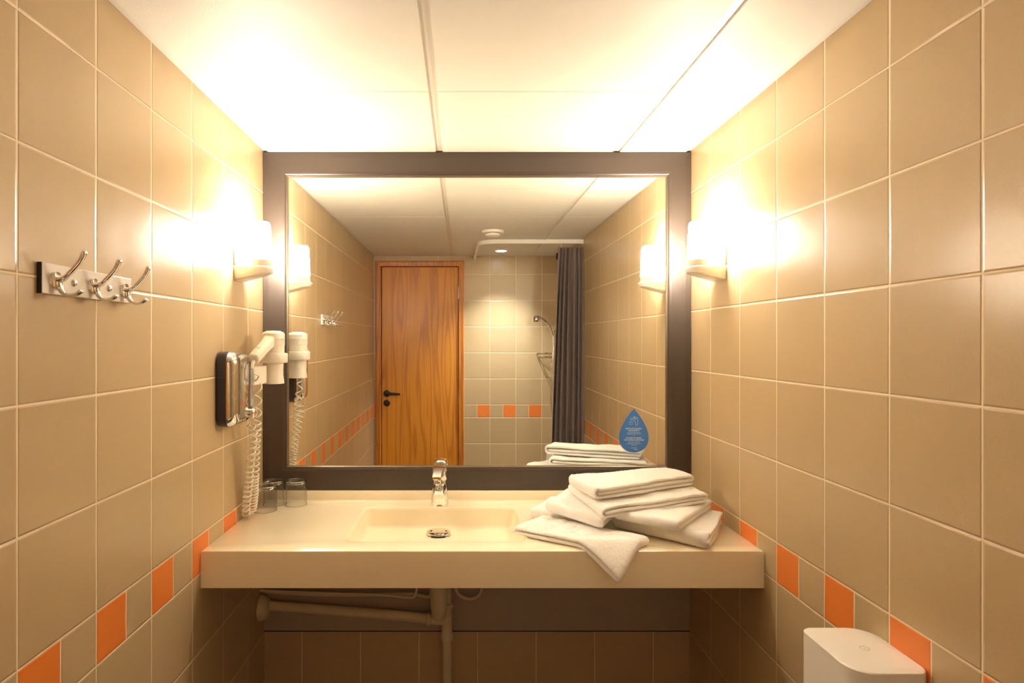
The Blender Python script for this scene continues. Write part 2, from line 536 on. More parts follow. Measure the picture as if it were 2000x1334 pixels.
tag(child('fine_print', bm, 'print', stick, smooth=False), kind='stuff')
def px(xx): return SX + (xx - 492) / 835 * .0994
bm = bmesh.new()
def stroke(pp, w=.0005):
    tube(bm, [(px(a), TY, pz(b)) for a, b in pp], w, n=6)
stroke([(408, 385), (412, 410)])
stroke([(370, 425), (380, 512), (438, 512), (448, 425), (370, 425)])          # cup
child('cup_symbol', bm, 'print', stick)
bm = bmesh.new()
stroke([(540, 510), (605, 510), (605, 300), (480, 275), (482, 295), (545, 330), (575, 350)])
stroke([(545, 350), (520, 330), (450, 310), (395, 330), (388, 360), (420, 370)])
stroke([(430, 350), (480, 370), (540, 440), (540, 510)])
child('tap_symbol', bm, 'print', stick)
bm = bmesh.new()
stroke([(490, 1180), (530, 1195), (545, 1185), (560, 1200), (610, 1195)], .0007)
child('wave_mark', bm, 'print', stick)

# ------------------------------------------------------------------ counter with moulded basin
BX0, BX1, BY0, BY1 = -0.311, 0.183, 1.660, 2.000
CY0 = 1.583
bm = bmesh.new()
NC, NS = 8, 8
def loop_at(off, z):            # z may be a function of y
    r = max(.030 - off, .006)
    pts = rrect(BX0 + off, BY0 + off, BX1 - off, BY1 - off, r, NC, NS)
    return [(x, y, (z(y) if callable(z) else z)) for x, y in pts]
floor_z = lambda y: ZT - .068 + (2.0 - y) * .05
loops = []
inner = loop_at(-.004, ZT)
NP = len(inner)
# matching outline of the counter top (each corner of the basin faces a corner of the counter)
per = NC + NS
def outline(o, z):
    C = [(XR - o, CY0 + o), (XR - o, 2.079), (XL + o, 2.079), (XL + o, CY0 + o)]
    pts = [None] * NP
    mids = [k * per + NC // 2 for k in range(4)]
    for k in range(4):
        a, b = C[k], C[(k + 1) % 4]
        for i in range(per):
            t = i / per
            pts[(mids[k] + i) % NP] = (a[0] + (b[0] - a[0]) * t, a[1] + (b[1] - a[1]) * t, z)
    return pts
rows = [outline(.0005, ZT - .096), outline(.0005, ZT - .005), outline(.0015, ZT - .002), outline(.005, ZT)]
rows += [inner, loop_at(-.0015, ZT - .0006), loop_at(.001, ZT - .003)]
rows += [loop_at(.003, ZT - .012), loop_at(.010, lambda y: floor_z(y) + .014), loop_at(.014, lambda y: floor_z(y) + .006),
         loop_at(.021, lambda y: floor_z(y) + .0015), loop_at(.030, floor_z)]
loft(bm, rows, True, True, True)
box(bm, (XL + .0005, 2.079, ZT - .096), (XR - .0005, YF - .0105, ZT + .006))
# splash rail with a cove at its foot
pf = [(2.0695, ZT), (2.0725, ZT + .0012), (2.0745, ZT + .004), (2.0752, ZT + .008), (2.0752, ZT + .0335), (2.0762, ZT + .035), (YF - .0005, ZT + .035), (YF - .0005, ZT - .0)]
loft(bm, [[(XL + .0005, y, z) for y, z in pf], [(XR - .0005, y, z) for y, z in pf]], True, True, True)
ctr = tag(obj('washbasin_counter', bm, 'counter', angle=0.6), 'long cream washbasin counter with a moulded rectangular basin, fixed wall to wall', 'washbasin')

# drain cover
FX = -0.066
dy = 1.915; dz = floor_z(dy)
dr = tag(empty('drain_cover', (FX, dy, dz)), 'round chrome drain cover with slots on the bottom of the basin', 'drain')
bm = bmesh.new()
lathe(bm, [(.020, -.002), (.020, .006), (.0365, .0065), (.0375, .009), (.0365, .0115), (.030, .0128), (.001, .0135)], (FX, dy, dz), n=48)
child('cap', bm, 'chrome', dr)
bm = bmesh.new()
lathe(bm, [(.0385, -.001), (.0385, .001), (.022, .0015)], (FX, dy, dz), n=48)
child('rim', bm, 'steel', dr)
bm = bmesh.new()
for a0, a1, r0, r1, zz in ((.32, .62, .024, .0285, .0131), (PI - .62, PI - .32, .024, .0285, .0131)):
    lo, hi = [], []
    for i in range(7):
        a = a0 + (a1 - a0) * i / 6
        lo.append((FX + r0 * math.cos(a), dy + r0 * math.sin(a) - .012, dz + zz + .0002)); hi.append((FX + r1 * math.cos(a), dy + r1 * math.sin(a) - .012, dz + zz + .0002))
    loft(bm, [lo + hi[::-1], [(x, y, z + .0006) for x, y, z in lo + hi[::-1]]])
lo = []
for i in range(13):
    a = -PI / 2 - .62 + 1.24 * i / 12
    lo.append((FX + .0378 * math.cos(a), dy + .0378 * math.sin(a)))
loft(bm, [[(x, y, dz + .0015) for x, y in lo] + [(FX + .3 * (x - FX), dy + .3 * (y - dy), dz + .0015) for x, y in lo[::-1]],
          [(x, y, dz + .0064) for x, y in lo] + [(FX + .3 * (x - FX), dy + .3 * (y - dy), dz + .0064) for x, y in lo[::-1]]])
child('slot', bm, 'black', dr, smooth=False)

# ------------------------------------------------------------------ tap
fy = 2.030
tap = tag(empty('basin_tap', (FX, fy, ZT)), 'chrome single-lever mixer tap standing behind the basin', 'tap')
bm = bmesh.new()
def sq(w, d, z, r, cx=FX, cy=fy, nc=5):
    return [(x, y, z) for x, y in rrect(cx - w / 2, cy - d / 2, cx + w / 2, cy + d / 2, r, nc)]
loft(bm, [sq(.059, .050, ZT + .0, .020), sq(.061, .052, ZT + .003, .022), sq(.059, .051, ZT + .020, .022), sq(.054, .050, ZT + .045, .022),
          sq(.049, .048, ZT + .070, .021), sq(.047, .047, ZT + .084, .021), sq(.044, .044, ZT + .086, .020)])
child('body', bm, 'chrome', tap, angle=0.9)
bm = bmesh.new()
def spsec(y, zc, w, h):
    pts = rrect(-w / 2, -h / 2, w / 2, h / 2, min(w, h) * .34, 5)
    return [(FX + a, y, zc + b) for a, b in pts]
loft(bm, [spsec(fy - .005, ZT + .056, .043, .040), spsec(fy - .030, ZT + .060, .041, .032), spsec(fy - .060, ZT + .063, .037, .024),
          spsec(fy - .085, ZT + .0625, .035, .020), spsec(fy - .100, ZT + .060, .033, .020), spsec(fy - .106, ZT + .0585, .029, .016)])
sp_ = child('spout', bm, 'chrome', tap, angle=0.9)
bm = bmesh.new()
lathe(bm, [(.0115, 0), (.0125, .002), (.0125, .012)], (FX, fy - .091, ZT + .044), n=28)
child('aerator', bm, 'steel', sp_)
bm = bmesh.new()
loft(bm, [sq(.051, .048, ZT + .0862, .022), sq(.053, .050, ZT + .089, .023), sq(.051, .049, ZT + .098, .022), sq(.050, .048, ZT + .112, .021),
          sq(.045, .044, ZT + .121, .019), sq(.034, .034, ZT + .1265, .015), sq(.015, .015, ZT + .1285, .007)])
hd = child('cartridge_head', bm, 'chrome', tap, angle=0.9)
bm = bmesh.new()
lv = []
for t, w, h, z in ((0, .040, .012, .1215), (.25, .041, .013, .1220), (.5, .036, .013, .1195), (.75, .031, .012, .1140), (.95, .029, .010, .1070), (1, .026, .007, .1055)):
    yy = fy + .016 - .096 * t; xx = FX - .008 * t
    lv.append([(xx + a, yy, ZT + z + b) for a, b in rrect(-w / 2, -h / 2, w / 2, h / 2, h * .42, 4)])
loft(bm, lv)
child('lever', bm, 'chrome', hd, angle=0.9)
bm = bmesh.new()
lathe(bm, [(.0035, 0), (.0035, .0015)], (FX - .001, fy - .0265, ZT + .100), n=16, axis='y')
child('temperature_mark', bm, 'blue', hd)

# ------------------------------------------------------------------ sconces
def sconce(x_wall, sgn, y, label):
    root = tag(empty('wall_lamp', (x_wall, y, EYE + .18)), label, 'lamp', 'wall lamps beside the mirror')
    cx = .064
    def sec(w, depth, z, n=14, tilt=0.0):
        """U-shaped outline: flat on the wall, half round in front"""
        r = w / 2
        pts = [(0.0005, -r), (depth - r, -r)]
        for i in range(1, n):
            a = -PI / 2 + PI * i / n
            pts.append((depth - r + r * math.cos(a), r * math.sin(a)))
        pts += [(depth - r, r), (0.0005, r)]
        return [(x_wall + sgn * px_, y + py_, z + tilt * px_) for px_, py_ in pts]
    bm = bmesh.new()
    loft(bm, [sec(.060, .085, EYE + .180, tilt=.26), sec(.070, .098, EYE + .184, tilt=.22), sec(.076, .103, EYE + .195, tilt=.12), sec(.078, .1045, EYE + .213),
              sec(.080, .106, EYE + .2155), sec(.080, .106, EYE + .222), sec(.077, .1035, EYE + .224), sec(.074, .101, EYE + .226)])
    bs = child('base', bm, 'ivory', root, angle=0.5)
    bm = bmesh.new()
    loft(bm, [[(x_wall + sgn * a, y + b, EYE + c) for b, c in rrect(-.039, .2255, .039, .285, .010, 4)] for a in (.0005, .012)])
    child('wall_plate', bm, 'ivory', root, bevel=.002)
    bm = bmesh.new()
    c = (x_wall + sgn * cx, y, EYE)
    lathe(bm, [(.0362, .226), (.0372, .228), (.0370, .244), (.0355, .2445)], c, n=40)
    child('collar', bm, 'ivory', root)
    bm = bmesh.new()
    lathe(bm, [(.0357, .2446), (.0355, .262), (.0340, .310), (.0325, .345), (.0310, .354), (.0270, .3595), (.018, .3615), (.002, .362)], c, n=40)
    child('lamp_shade', bm, 'opal', root)
    bm = bmesh.new()
    loft(bm, [[(x_wall + sgn * (.030 + a), y + b, EYE + .1862 - d + .25 * (.030 + a)) for a, b in rrect(0, -.018, .045, .018, .010, 4)] for d in (0, .0035)])
    child('socket_cover', bm, 'white', root)
    for yy in (-.010, .010):
        bm = bmesh.new()
        lathe(bm, [(.0016, 0), (.0016, .0015)], (x_wall + sgn * .1055 if sgn > 0 else x_wall - .107, y + yy, EYE + .219), n=10, axis='x')
        child('screw', bm, 'chrome', root)
    return root
sconce(XL, 1, 1.853, 'lit wall lamp with white glass shade on the left tiled wall')
sconce(XR, -1, 1.846, 'lit wall lamp with white glass shade on the right tiled wall')

# ------------------------------------------------------------------ hook rack
rk = tag(empty('hook_rack', (XL, 1.103, EYE + .10)), 'pale coat rack with three chrome double hooks screwed to the left wall', 'coat rack')
bm = bmesh.new()
box(bm, (XL + .0005, .971, EYE + .0765), (XL + .008, 1.235, EYE + .126))
child('back_plate', bm, 'rack', rk, bevel=.0015)
bm = bmesh.new()
box(bm, (XL + .0003, .9695, EYE + .0765), (XL + .0078, .971, EYE + .126))
child('end_cap', bm, 'black', rk)
for hy in (1.000, 1.103, 1.206):
    bm = bmesh.new()
    z = EYE
    f = XL + .010
    tube(bm, [(f - .001, hy, z + .100), (f + .008, hy, z + .1005), (f + .016, hy, z + .105), (f + .027, hy, z + .115), (f + .039, hy, z + .129), (f + .046, hy, z + .142), (f + .047, hy, z + .147)],
         [.0075, .0055, .0042, .0036, .0036, .0042, .0030], n=12, sy=1.5, ref=(0, 1, 0), k=6)
    tube(bm, [(f + .006, hy, z + .100), (f + .006, hy, z + .092), (f + .010, hy, z + .082), (f + .020, hy, z + .0755), (f + .033, hy, z + .0765), (f + .041, hy, z + .081), (f + .043, hy, z + .083)],
         [.0050, .0045, .0038, .0034, .0034, .0040, .0030], n=12, sy=1.5, ref=(0, 1, 0), k=6)
    loft(bm, [[(f + a, hy + b, z + c) for b, c in rrect(-w, .084, w, .113, w * .8, 4)] for a, w in ((-.003, .012), (.002, .011), (.004, .008))])
    child('coat_hook', bm, 'chrome', rk)
for sy_ in (1.050, 1.155):
    bm = bmesh.new()
    lathe(bm, [(.0065, 0), (.0065, .0015), (.0052, .0035), (.0025, .0048), (.0005, .005)], (XL + .008, sy_, EYE + .100), n=20, axis='x')
    child('screw', bm, 'steel', rk)

# ------------------------------------------------------------------ hair dryer and its wall unit
un = tag(empty('dryer_holder', (XL, 1.745, EYE - .238)), 'chrome fronted hair dryer holder with dark sides mounted on left wall', 'hair dryer holder')
def yz(y0, z0, y1, z1, r, x, nc=8):
    return [(x, a, b) for a, b in rrect(y0, z0, y1, z1, r, nc)]
uy0, uy1, uz0, uz1 = 1.677, 1.822, EYE - .238, EYE - .028
bm = bmesh.new()
loft(bm, [yz(uy0 + .003, uz0 + .003, uy1 - .003, uz1 - .003, .030, XL + .0005), yz(uy0, uz0, uy1, uz1, .030, XL + .004), yz(uy0, uz0, uy1, uz1, .030, XL + .030)])
child('body', bm, 'navy', un, angle=.9)
bm = bmesh.new()
prof = [(.030, .000), (.034, .001), (.040, .0035), (.046, .008), (.051, .015), (.054, .023), (.0555, .032)]
loft(bm, [yz(uy0 + o, uz0 + o * 1.0, uy1 - o * .35, uz1 - o * 1.0, max(.030 - o * .5, .012), XL + x) for x, o in prof])
child('chrome_cover', bm, 'darkchrome', un, angle=.9)
bm = bmesh.new()
loft(bm, [yz(1.794, uz0 + .048, 1.818, uz1 - .020, .004, XL + x, 4) for x in (.050, .0570, .0575)])
gp = child('grey_panel', bm, 'greyplastic', un, angle=.9)
bm = bmesh.new()
loft(bm, [yz(1.800, uz0 + .070, 1.812, uz0 + .115, .0058, XL + x, 6) for x in (.0572, .0582)])
child('badge', bm, 'steel', gp, angle=.9)
bm = bmesh.new()
kc = (XL + .052, 1.808, uz0 + .028)
lathe(bm, [(.017, 0), (.018, .006), (.017, .012), (.013, .015), (.0128, .0135), (.001, .013)], kc, n=36, axis='x')
child('push_button', bm, 'chrome', un)
# holder ring and bracket
RC = (-.590, 1.944)
bm = bmesh.new()
br = [[(XL + .0005, 1.830), (XL + .050, 1.812), (XL + .066, 1.835), (XL + .066, 1.868), (XL + .0005, 1.868)]]
def brz(z, k=0): return [(x, y + k, z) for x, y in [(XL + .018, 1.806), (XL + .062, 1.812), (XL + .070, 1.850), (XL + .070, 1.905), (XL + .018, 1.905)]]
loft(bm, [brz(EYE - .130), brz(EYE - .122), brz(EYE - .075)])
child('bracket', bm, 'ivory', un, bevel=.003)
bm = bmesh.new()
lathe(bm, [(.0345, -.066), (.0425, -.067), (.044, -.064), (.0445, -.040), (.043, -.037), (.0345, -.036)], (RC[0], RC[1], EYE), n=48, cap0=False, cap1=False)
child('holder_ring', bm, 'ivory', un, angle=.6)

dry = tag(empty('hair_dryer', (RC[0], RC[1], EYE - .133)), 'ivory hair dryer hanging nozzle down in its holder with a coiled cord', 'hair dryer')
bm = bmesh.new()
c = (RC[0], RC[1], EYE)
lathe(bm, [(.002, .0345), (.020, .0335), (.030, .0295), (.0345, .0245), (.0347, .022), (.0350, .0215), (.0352, .010), (.0354, .0095), (.0352, .009), (.0350, -.012), (.0342, -.0125), (.0340, -.030), (.0330, -.048), (.0312, -.068), (.0302, -.095)], c, n=48)
bar_ = child('barrel', bm, 'ivory', dry, angle=.5)
bm = bmesh.new()
for k in range(13):
    a = -PI / 2 - .55 + 1.1 * k / 12
    for z in (.0225,):
        q = Vector((math.cos(a), math.sin(a), 0)); p = Vector(c) + q * .0342 + Vector((0, 0, z - .001))
        s = Vector((-q.y, q.x, 0)) * .0006
        loft(bm, [[p - s + q * e, p + s + q * e, p + s + q * e + Vector((0, 0, .0035)), p - s + q * e + Vector((0, 0, .0035))] for e in (-.001, .0008)])
child('air_slits', bm, 'pipe', bar_, smooth=False)
bm = bmesh.new()
lathe(bm, [(.0300, -.093), (.0306, -.0935), (.0306, -.105), (.0314, -.112), (.0335, -.128), (.0338, -.1325), (.0318, -.133), (.029, -.112), (.028, -.096)], c, n=48, cap1=False)
child('nozzle', bm, 'ivory', dry, angle=.6)
bm = bmesh.new()
A0 = Vector((-.6015, 1.790, EYE - .052)); A1 = Vector((-.594, 1.925, EYE + .004))
d = (A1 - A0).normalized(); e1 = Vector((1, 0, 0)); e1 = (e1 - d * e1.dot(d)).normalized(); e2 = d.cross(e1)
if e2.z < 0: e2 = -e2
lps = []
for t, w, h in ((0, .024, .026), (.02, .030, .031), (.06, .032, .033), (.5, .032, .033), (.85, .035, .036), (1, .036, .038)):
    lps.append([A0.lerp(A1, t) + e1 * a + e2 * b for a, b in rrect(-w / 2, -h / 2, w / 2, h / 2, .011, 5)])
loft(bm, lps)
hn = child('handle', bm, 'ivory', dry, angle=.6)
bm = bmesh.new()
p = A0.lerp(A1, .42) + e2 * .0163
loft(bm, [[p + e1 * a + d * b + e2 * q for a, b in rrect(-.006, -.016, .006, .016, .004, 4)] for q in (-.001, .0022)])
child('switch', bm, 'white', hn)
# cord: straight start, coil down to the counter, turn, coil back up to the unit
def coil_path(axis, turns, r, per_turn=14):
    A = smooth_path(axis, 24)
    L = [0]
    for a, b in zip(A, A[1:]): L.append(L[-1] + (b - a).length)
    tot = L[-1]
    # turns: list of (fraction, cumulated turns) keyed linearly
    N = int(turns[-1][1] * per_turn)
    def frac_at(tn):
        for (f0, t0), (f1, t1) in zip(turns, turns[1:]):
            if tn <= t1: return f0 + (f1 - f0) * (tn - t0) / (t1 - t0)
        return 1.0
    out = []
    prev = Vector((1, 0, 0)); k = 0
    for i in range(N + 1):
        tn = i / per_turn; s = frac_at(tn) * tot
        while k < len(L) - 2 and L[k + 1] < s: k += 1
        f = (s - L[k]) / max(L[k + 1] - L[k], 1e-9)
        p = A[k].lerp(A[k + 1], f)
        dd = (A[min(k + 2, len(A) - 1)] - A[max(k - 1, 0)]).normalized()
        e1 = (prev - dd * prev.dot(dd)).normalized(); prev = e1; e2 = dd.cross(e1)
        a = 2 * PI * tn
        rr = r * (.55 + .45 * min(1, i / 10, (N - i) / 10)) * (1 + .10 * noise.noise(Vector((tn * .7, 3.1, 0))))
        out.append(p + e1 * (rr * math.cos(a)) + e2 * (rr * math.sin(a)))
    return out
axis = [(-.599, 1.812, EYE - .100), (-.605, 1.840, EYE - .140), (-.612, 1.858, EYE - .22), (-.618, 1.862, EYE - .32), (-.625, 1.872, EYE - .42), (-.634, 1.886, EYE - .495),
        (-.642, 1.892, EYE - .522), (-.650, 1.874, EYE - .525), (-.646, 1.856, EYE - .505), (-.634, 1.842, EYE - .43), (-.620, 1.828, EYE - .33), (-.612, 1.820, EYE - .27), (-.620, 1.810, EYE - .240)]
path = [A0 + Vector((0, -.002, -.006)), A0 + Vector((0, -.008, -.018)), A0 + Vector((.0015, -.006, -.040))] + coil_path(axis, [(0, 0), (.10, 1.6), (.20, 3.6), (.42, 13), (.58, 26), (.80, 37), (1, 45)], .0110)
bm = bmesh.new()
tube(bm, path, .0025, n=8)
child('coiled_cord', bm, 'ivory', dry, angle=3)
bm = bmesh.new()
tube(bm, [A0 + Vector((0, .004, -.006)), A0 + Vector((0, -.006, -.013)), A0 + Vector((-.001, -.010, -.026))], [.0055, .0050, .0036], n=12)
child('cord_sleeve', bm, 'ivory', dry)

# ------------------------------------------------------------------ three upturned tumblers
def tumbler(x, y, label, a):
    bm = bmesh.new()
    lathe(bm, [(.0345, 0.0), (.0352, .0008), (.0348, .066), (.0348, .076), (.0335, .0790), (.0300, .0798), (.0285, .0785), (.001, .0775)], (0, 0, 0), n=56, cap0=False)
    lathe(bm, [(.0345, 0.0), (.0338, .0006), (.0328, .060), (.0315, .069), (.029, .0715), (.001, .0720)], (0, 0, 0), n=56, cap0=False)
    bmesh.ops.remove_doubles(bm, verts=bm.verts, dist=.00005)
    o = obj('drinking_glass', bm, 'glass', angle=1.2)
    o.location = (x, y, ZT + .0003); o.rotation_euler.z = a
    def ring(nm, r, z, t, tz):
        b2 = bmesh.new()
        rows = []
        for i in range(64):
            q = 2 * PI * i / 64
            rows.append([((r + t * math.cos(p)) * math.cos(q), (r + t * math.cos(p)) * math.sin(q), z + tz * math.sin(p)) for p in [2 * PI * j / 12 for j in range(12)]])
        rows.append(rows[0])
        loft(b2, rows, True, False, False)
        bmesh.ops.remove_doubles(b2, verts=b2.verts, dist=.00001)
        return obj(nm, b2, 'thickglass', o, angle=3)
    ring('base_ring', .0320, .0762, .0032, .0040)
    ring('mouth_rim', .0343, .0012, .0011, .0010)
    return tag(o, label, 'glass', 'upturned drinking glasses on the counter')
tumbler(-.6195, 1.961, 'clear tumbler upside down, nearest of three and beside the coiled cord', 0)
tumbler(-.6150, 2.0335, 'clear tumbler upside down, in the corner behind the nearest glass', 1)
tumbler(-.5415, 2.033, 'clear tumbler upside down, rightmost of the three against the mirror frame', 2)

# ------------------------------------------------------------------ towels
def ribbon(path, t, L, du):
    """centre line of a folded cloth; path = list of layer numbers, hairpins alternate sides starting on the given side"""
    layers, side = path
    pts = []
    for i, ly in enumerate(layers):
        z = (ly + .5) * t
        right = side if i % 2 == 0 else -side          # direction travelled
        nx = layers[i + 1] if i + 1 < len(layers) else None
        pv = layers[i - 1] if i > 0 else None
        e0 = abs(pv - ly) * t / 2 if pv is not None else 0.004 + .004 * (ly % 3)
        e1 = abs(nx - ly) * t / 2 if nx is not None else 0.004 + .005 * (ly % 2)
        a, b = (e0, L - e1) if right > 0 else (L - e0, e1)
        n = max(2, int(abs(b - a) / du))
        for k in range(n + 1): pts.append((a + (b - a) * k / n, z, ly))
        if nx is not None:
            r = abs(nx - ly) * t / 2
            zc = (ly + nx + 1) * t / 2
            m = 8 if r < t else 14
            sg = 1 if nx > ly else -1
            for k in range(1, m):
                an = PI * k / m
                pts.append((b + (1 if right > 0 else -1) * r * math.sin(an), zc - sg * r * math.cos(an), ly))
    return pts

def towel(name, quad, zb, H, layers, label, cat, side=1, seed=0, du=.006, dv=.006, amp=.0022, bend=None, emboss=None, fold_v=False, droop=0.0, swap=False, sub=0, group=None, puff=.48):
    """quad: ground-plan corners (u0v0, u1v0, u1v1, u0v1); zb: heights of the support at those corners"""
    q = [Vector((a, b, 0)) for a, b in quad]
    L = ((q[1] - q[0]).length + (q[2] - q[3]).length) / 2
    W = ((q[3] - q[0]).length + (q[2] - q[1]).length) / 2
    nl = max(layers) + 1
    t = H / nl
    cl = ribbon((layers, side), t, L, du)
    h = t * puff
    # offset outlines
    P = [Vector((a, b)) for a, b, _ in cl]
    nrm = []
    for i in range(len(P)):
        dd = P[min(i + 1, len(P) - 1)] - P[max(i - 1, 0)]
        dd.normalize(); nrm.append(Vector((-dd.y, dd.x)))
    nv = max(6, int(W / dv))
    vs = [0, .25 * t, .6 * t, 1.1 * t]
    vs = vs + [1.1 * t + (W - 2.2 * t) * i / nv for i in range(1, nv)] + [W - 1.1 * t, W - .6 * t, W - .25 * t, W]
    def hk(v):
        e = min(v, W - v)
        if e <= 1e-9: return .30
        if e < .4 * t: return .72
        if e < .9 * t: return .93
        return 1.0
    bm = bmesh.new()
    grid = []
    sd = Vector((seed * 7.3, seed * 3.1, seed * 1.7))
    for v in vs:
        ra, rb = [], []
        for i, (p, n_) in enumerate(zip(P, nrm)):
            ly = cl[i][2]
            edge = noise.noise(Vector((p.x * 9, ly * 5.0, v * 6)) + sd) * .006
            endk = 1.0
            if i == 0 or i == len(P) - 1: endk = .35
            for sgn, row in ((1, ra), (-1, rb)):
                pp = p + n_ * (h * hk(v) * endk * sgn)
                u = min(max(pp.x / L, -.05), 1.05); w = v / W
                z = pp.y
                # worn, soft: thickness varies gently
                big = noise.noise(Vector((u * L * 11, v * 11, 0)) + sd)
                z *= 1 + .10 * big
                ve = v + edge * (1 if w < .5 else -1) * (1 if min(v, W - v) < 2.5 * t else .3)
                w = ve / W
                g = (q[0] * (1 - u) + q[1] * u) * (1 - w) + (q[3] * (1 - u) + q[2] * u) * w
                zz = (zb[0] * (1 - u) + zb[1] * u) * (1 - w) + (zb[3] * (1 - u) + zb[2] * u) * w
                bulge = noise.noise(Vector((g.x * 16, g.y * 16, ly * 1.3)) + sd) * amp * (z / H)
                fine = noise.noise(Vector((g.x * 230, g.y * 230, z * 230)) + sd) * .0012
                zf = zz + z + bulge + fine
                g = g + Vector((noise.noise(Vector((g.x * 20, z * 60, 9)) + sd), noise.noise(Vector((g.y * 20, z * 60, 5)) + sd), 0)) * .0018
                if emboss and sgn * n_.y > .5 and ly == nl - 1 or (emboss and sgn * n_.y > .5 and z > H * .8):
                    zf += emboss(u, v / W)
                if bend:
                    g2, zf = bend(g, zf)
                    g = g2
                row.append(bm.verts.new((g.x, g.y, zf)))
        grid.append((ra, rb))
    m = len(P)
    for (a0, b0), (a1, b1) in zip(grid, grid[1:]):
        for i in range(m - 1):
            bm.faces.new((a0[i], a0[i + 1], a1[i + 1], a1[i]))
            bm.faces.new((b0[i + 1], b0[i], b1[i], b1[i + 1]))
        bm.faces.new((a0[0], a1[0], b1[0], b0[0]))
        bm.faces.new((a0[-1], b0[-1], b1[-1], a1[-1]))
    for a, b in (grid[0], grid[-1]):
        for i in range(m - 1):
            bm.faces.new((a[i], b[i], b[i + 1], a[i + 1]))
    o = obj(name, bm, 'terry', angle=3.0)
    return tag(o, label, cat, group)

Z0 = ZT
TG = 'folded white towels piled on the right of the counter'
# bottom right, wide bath towel
towel('folded_towel', [(.640, 1.576), (.770, 1.800), (.572, 1.985), (.440, 1.775)], [Z0 + .001] * 4, .042, [0, 3, 2, 1], 'white towel at the bottom right of the pile reaching the counter edge', 'towel', side=-1, puff=.43, seed=1, amp=.005, du=.0035, dv=.0035, group=TG)
# the one lying on it
towel('folded_towel', [(.573, 1.594), (.752, 1.830), (.600, 1.955), (.428, 1.714)], [Z0 + .043] * 4, .030, [0, 1], 'white towel on the right, second from bottom with its corner pointing forward', 'towel', side=-1, puff=.45, seed=2, amp=.004, du=.0035, dv=.0035, group=TG)
# bottom left, behind
towel('folded_towel', [(.395, 1.765), (.462, 1.905), (.300, 2.015), (.215, 1.868)], [Z0 + .001] * 4, .036, [0, 1], 'white towel at the bottom left of the pile, mostly hidden', 'towel', side=-1, seed=3, amp=.005, du=.0035, dv=.0035, group=TG)
towel('folded_towel', [(.392, 1.672), (.490, 1.850), (.345, 1.970), (.255, 1.815)], [Z0 + .026, Z0 + .038, Z0 + .038, Z0 + .037], .034, [0, 1], 'white towel on the left of the pile, under the wide upper towel', 'towel', side=-1, seed=4, amp=.004, du=.0035, dv=.0035, group=TG)
# wide one across both
towel('folded_towel', [(.386, 1.662), (.712, 1.765), (.665, 1.995), (.335, 1.888)], [Z0 + .058, Z0 + .074, Z0 + .076, Z0 + .076], .031, [0, 2, 1], 'wide white towel, second from the top of the pile', 'towel', side=-1, puff=.455, seed=5, amp=.005, du=.0035, dv=.0035, group=TG)
towel('folded_towel', [(.378, 1.702), (.700, 1.838), (.655, 1.955), (.325, 1.838)], [Z0 + .098, Z0 + .108, Z0 + .108, Z0 + .108], .035, [0, 2, 1], 'smaller white towel on the very top of the pile', 'towel', side=-1, puff=.455, seed=6, amp=.004, du=.0035, dv=.0035, group=TG)

# bath mat hanging over the edge, with pressed-in pattern
def seg_d(px_, py_, pts):
    best = 9
    for (ax, ay), (bx_, by_) in zip(pts, pts[1:]):
        dx, dy_ = bx_ - ax, by_ - ay
        tt = max(0, min(1, ((px_ - ax) * dx + (py_ - ay) * dy_) / (dx * dx + dy_ * dy_ + 1e-12)))
        best = min(best, math.hypot(px_ - ax - tt * dx, py_ - ay - tt * dy_))
    return best
LM, WM = .320, .155
def key_lines():
    out = []
    x0, x1 = .050, .092
    out.append([(x0 - .008, 0), (x0 - .008, WM)]); out.append([(x1 + .008, 0), (x1 + .008, WM)])
    y = .004
    while y < WM:
        out.append([(x0, y), (x1, y), (x1, y + .028), (x0 + .014, y + .028), (x0 + .014, y + .014), (x0 + .028, y + .014)])
        out.append([(x0, y), (x0, y + .040)])
        y += .040
    return out
KEY = key_lines()
def ell(cx, cy, a, b, rot, n=16):
    return [(cx + a * math.cos(2 * PI * i / n) * math.cos(rot) - b * math.sin(2 * PI * i / n) * math.sin(rot),
             cy + a * math.cos(2 * PI * i / n) * math.sin(rot) + b * math.sin(2 * PI * i / n) * math.cos(rot)) for i in range(n + 1)]
FOOT = [ell(.150, .046, .013, .009, .1), ell(.146, .068, .010, .0065, .2), ell(.142, .083, .009, .0055, .2), ell(.140, .097, .008, .005, .3), ell(.141, .110, .007, .0045, .4)]
sole = smooth_path([(.290, .118, 0), (.255, .112, 0), (.225, .078, 0), (.200, .050, 0), (.178, .040, 0), (.166, .052, 0), (.163, .075, 0), (.160, .100, 0), (.168, .120, 0), (.200, .128, 0)], 4)
FOOT.append([(p.x, p.y) for p in sole])
def emb(u, w):
    x, y = u * LM, w * WM
    dd = 9
    if .035 < x < .108:
        for s in KEY: dd = min(dd, seg_d(x, y, s))
    if x > .12:
        for s in FOOT: dd = min(dd, seg_d(x, y, s))
    return -.0042 * math.exp(-(dd / .0022) ** 2)
def over_edge(g, z):
    s = (CY0 + .020) - g.y
    if s <= 0: return g, z
    top = z - Z0
    drop = s * s / (s + .028) * 1.45
    # keep thickness square to the slope
    k = min(1, s / .05)
    return Vector((g.x, g.y - .0 - top * .45 * k, 0)), z - drop
towel('bath_mat', [(.143, 1.717), (.395, 1.535), (.4985, 1.625), (.244, 1.842)], [Z0 + .001] * 4, .024, [0, 1],
      'folded white bath mat with a pressed footprint pattern drooping over the counter edge', 'bath mat', side=1, seed=9, du=.0022, dv=.0022, amp=.002, bend=over_edge, emboss=emb, puff=.46)

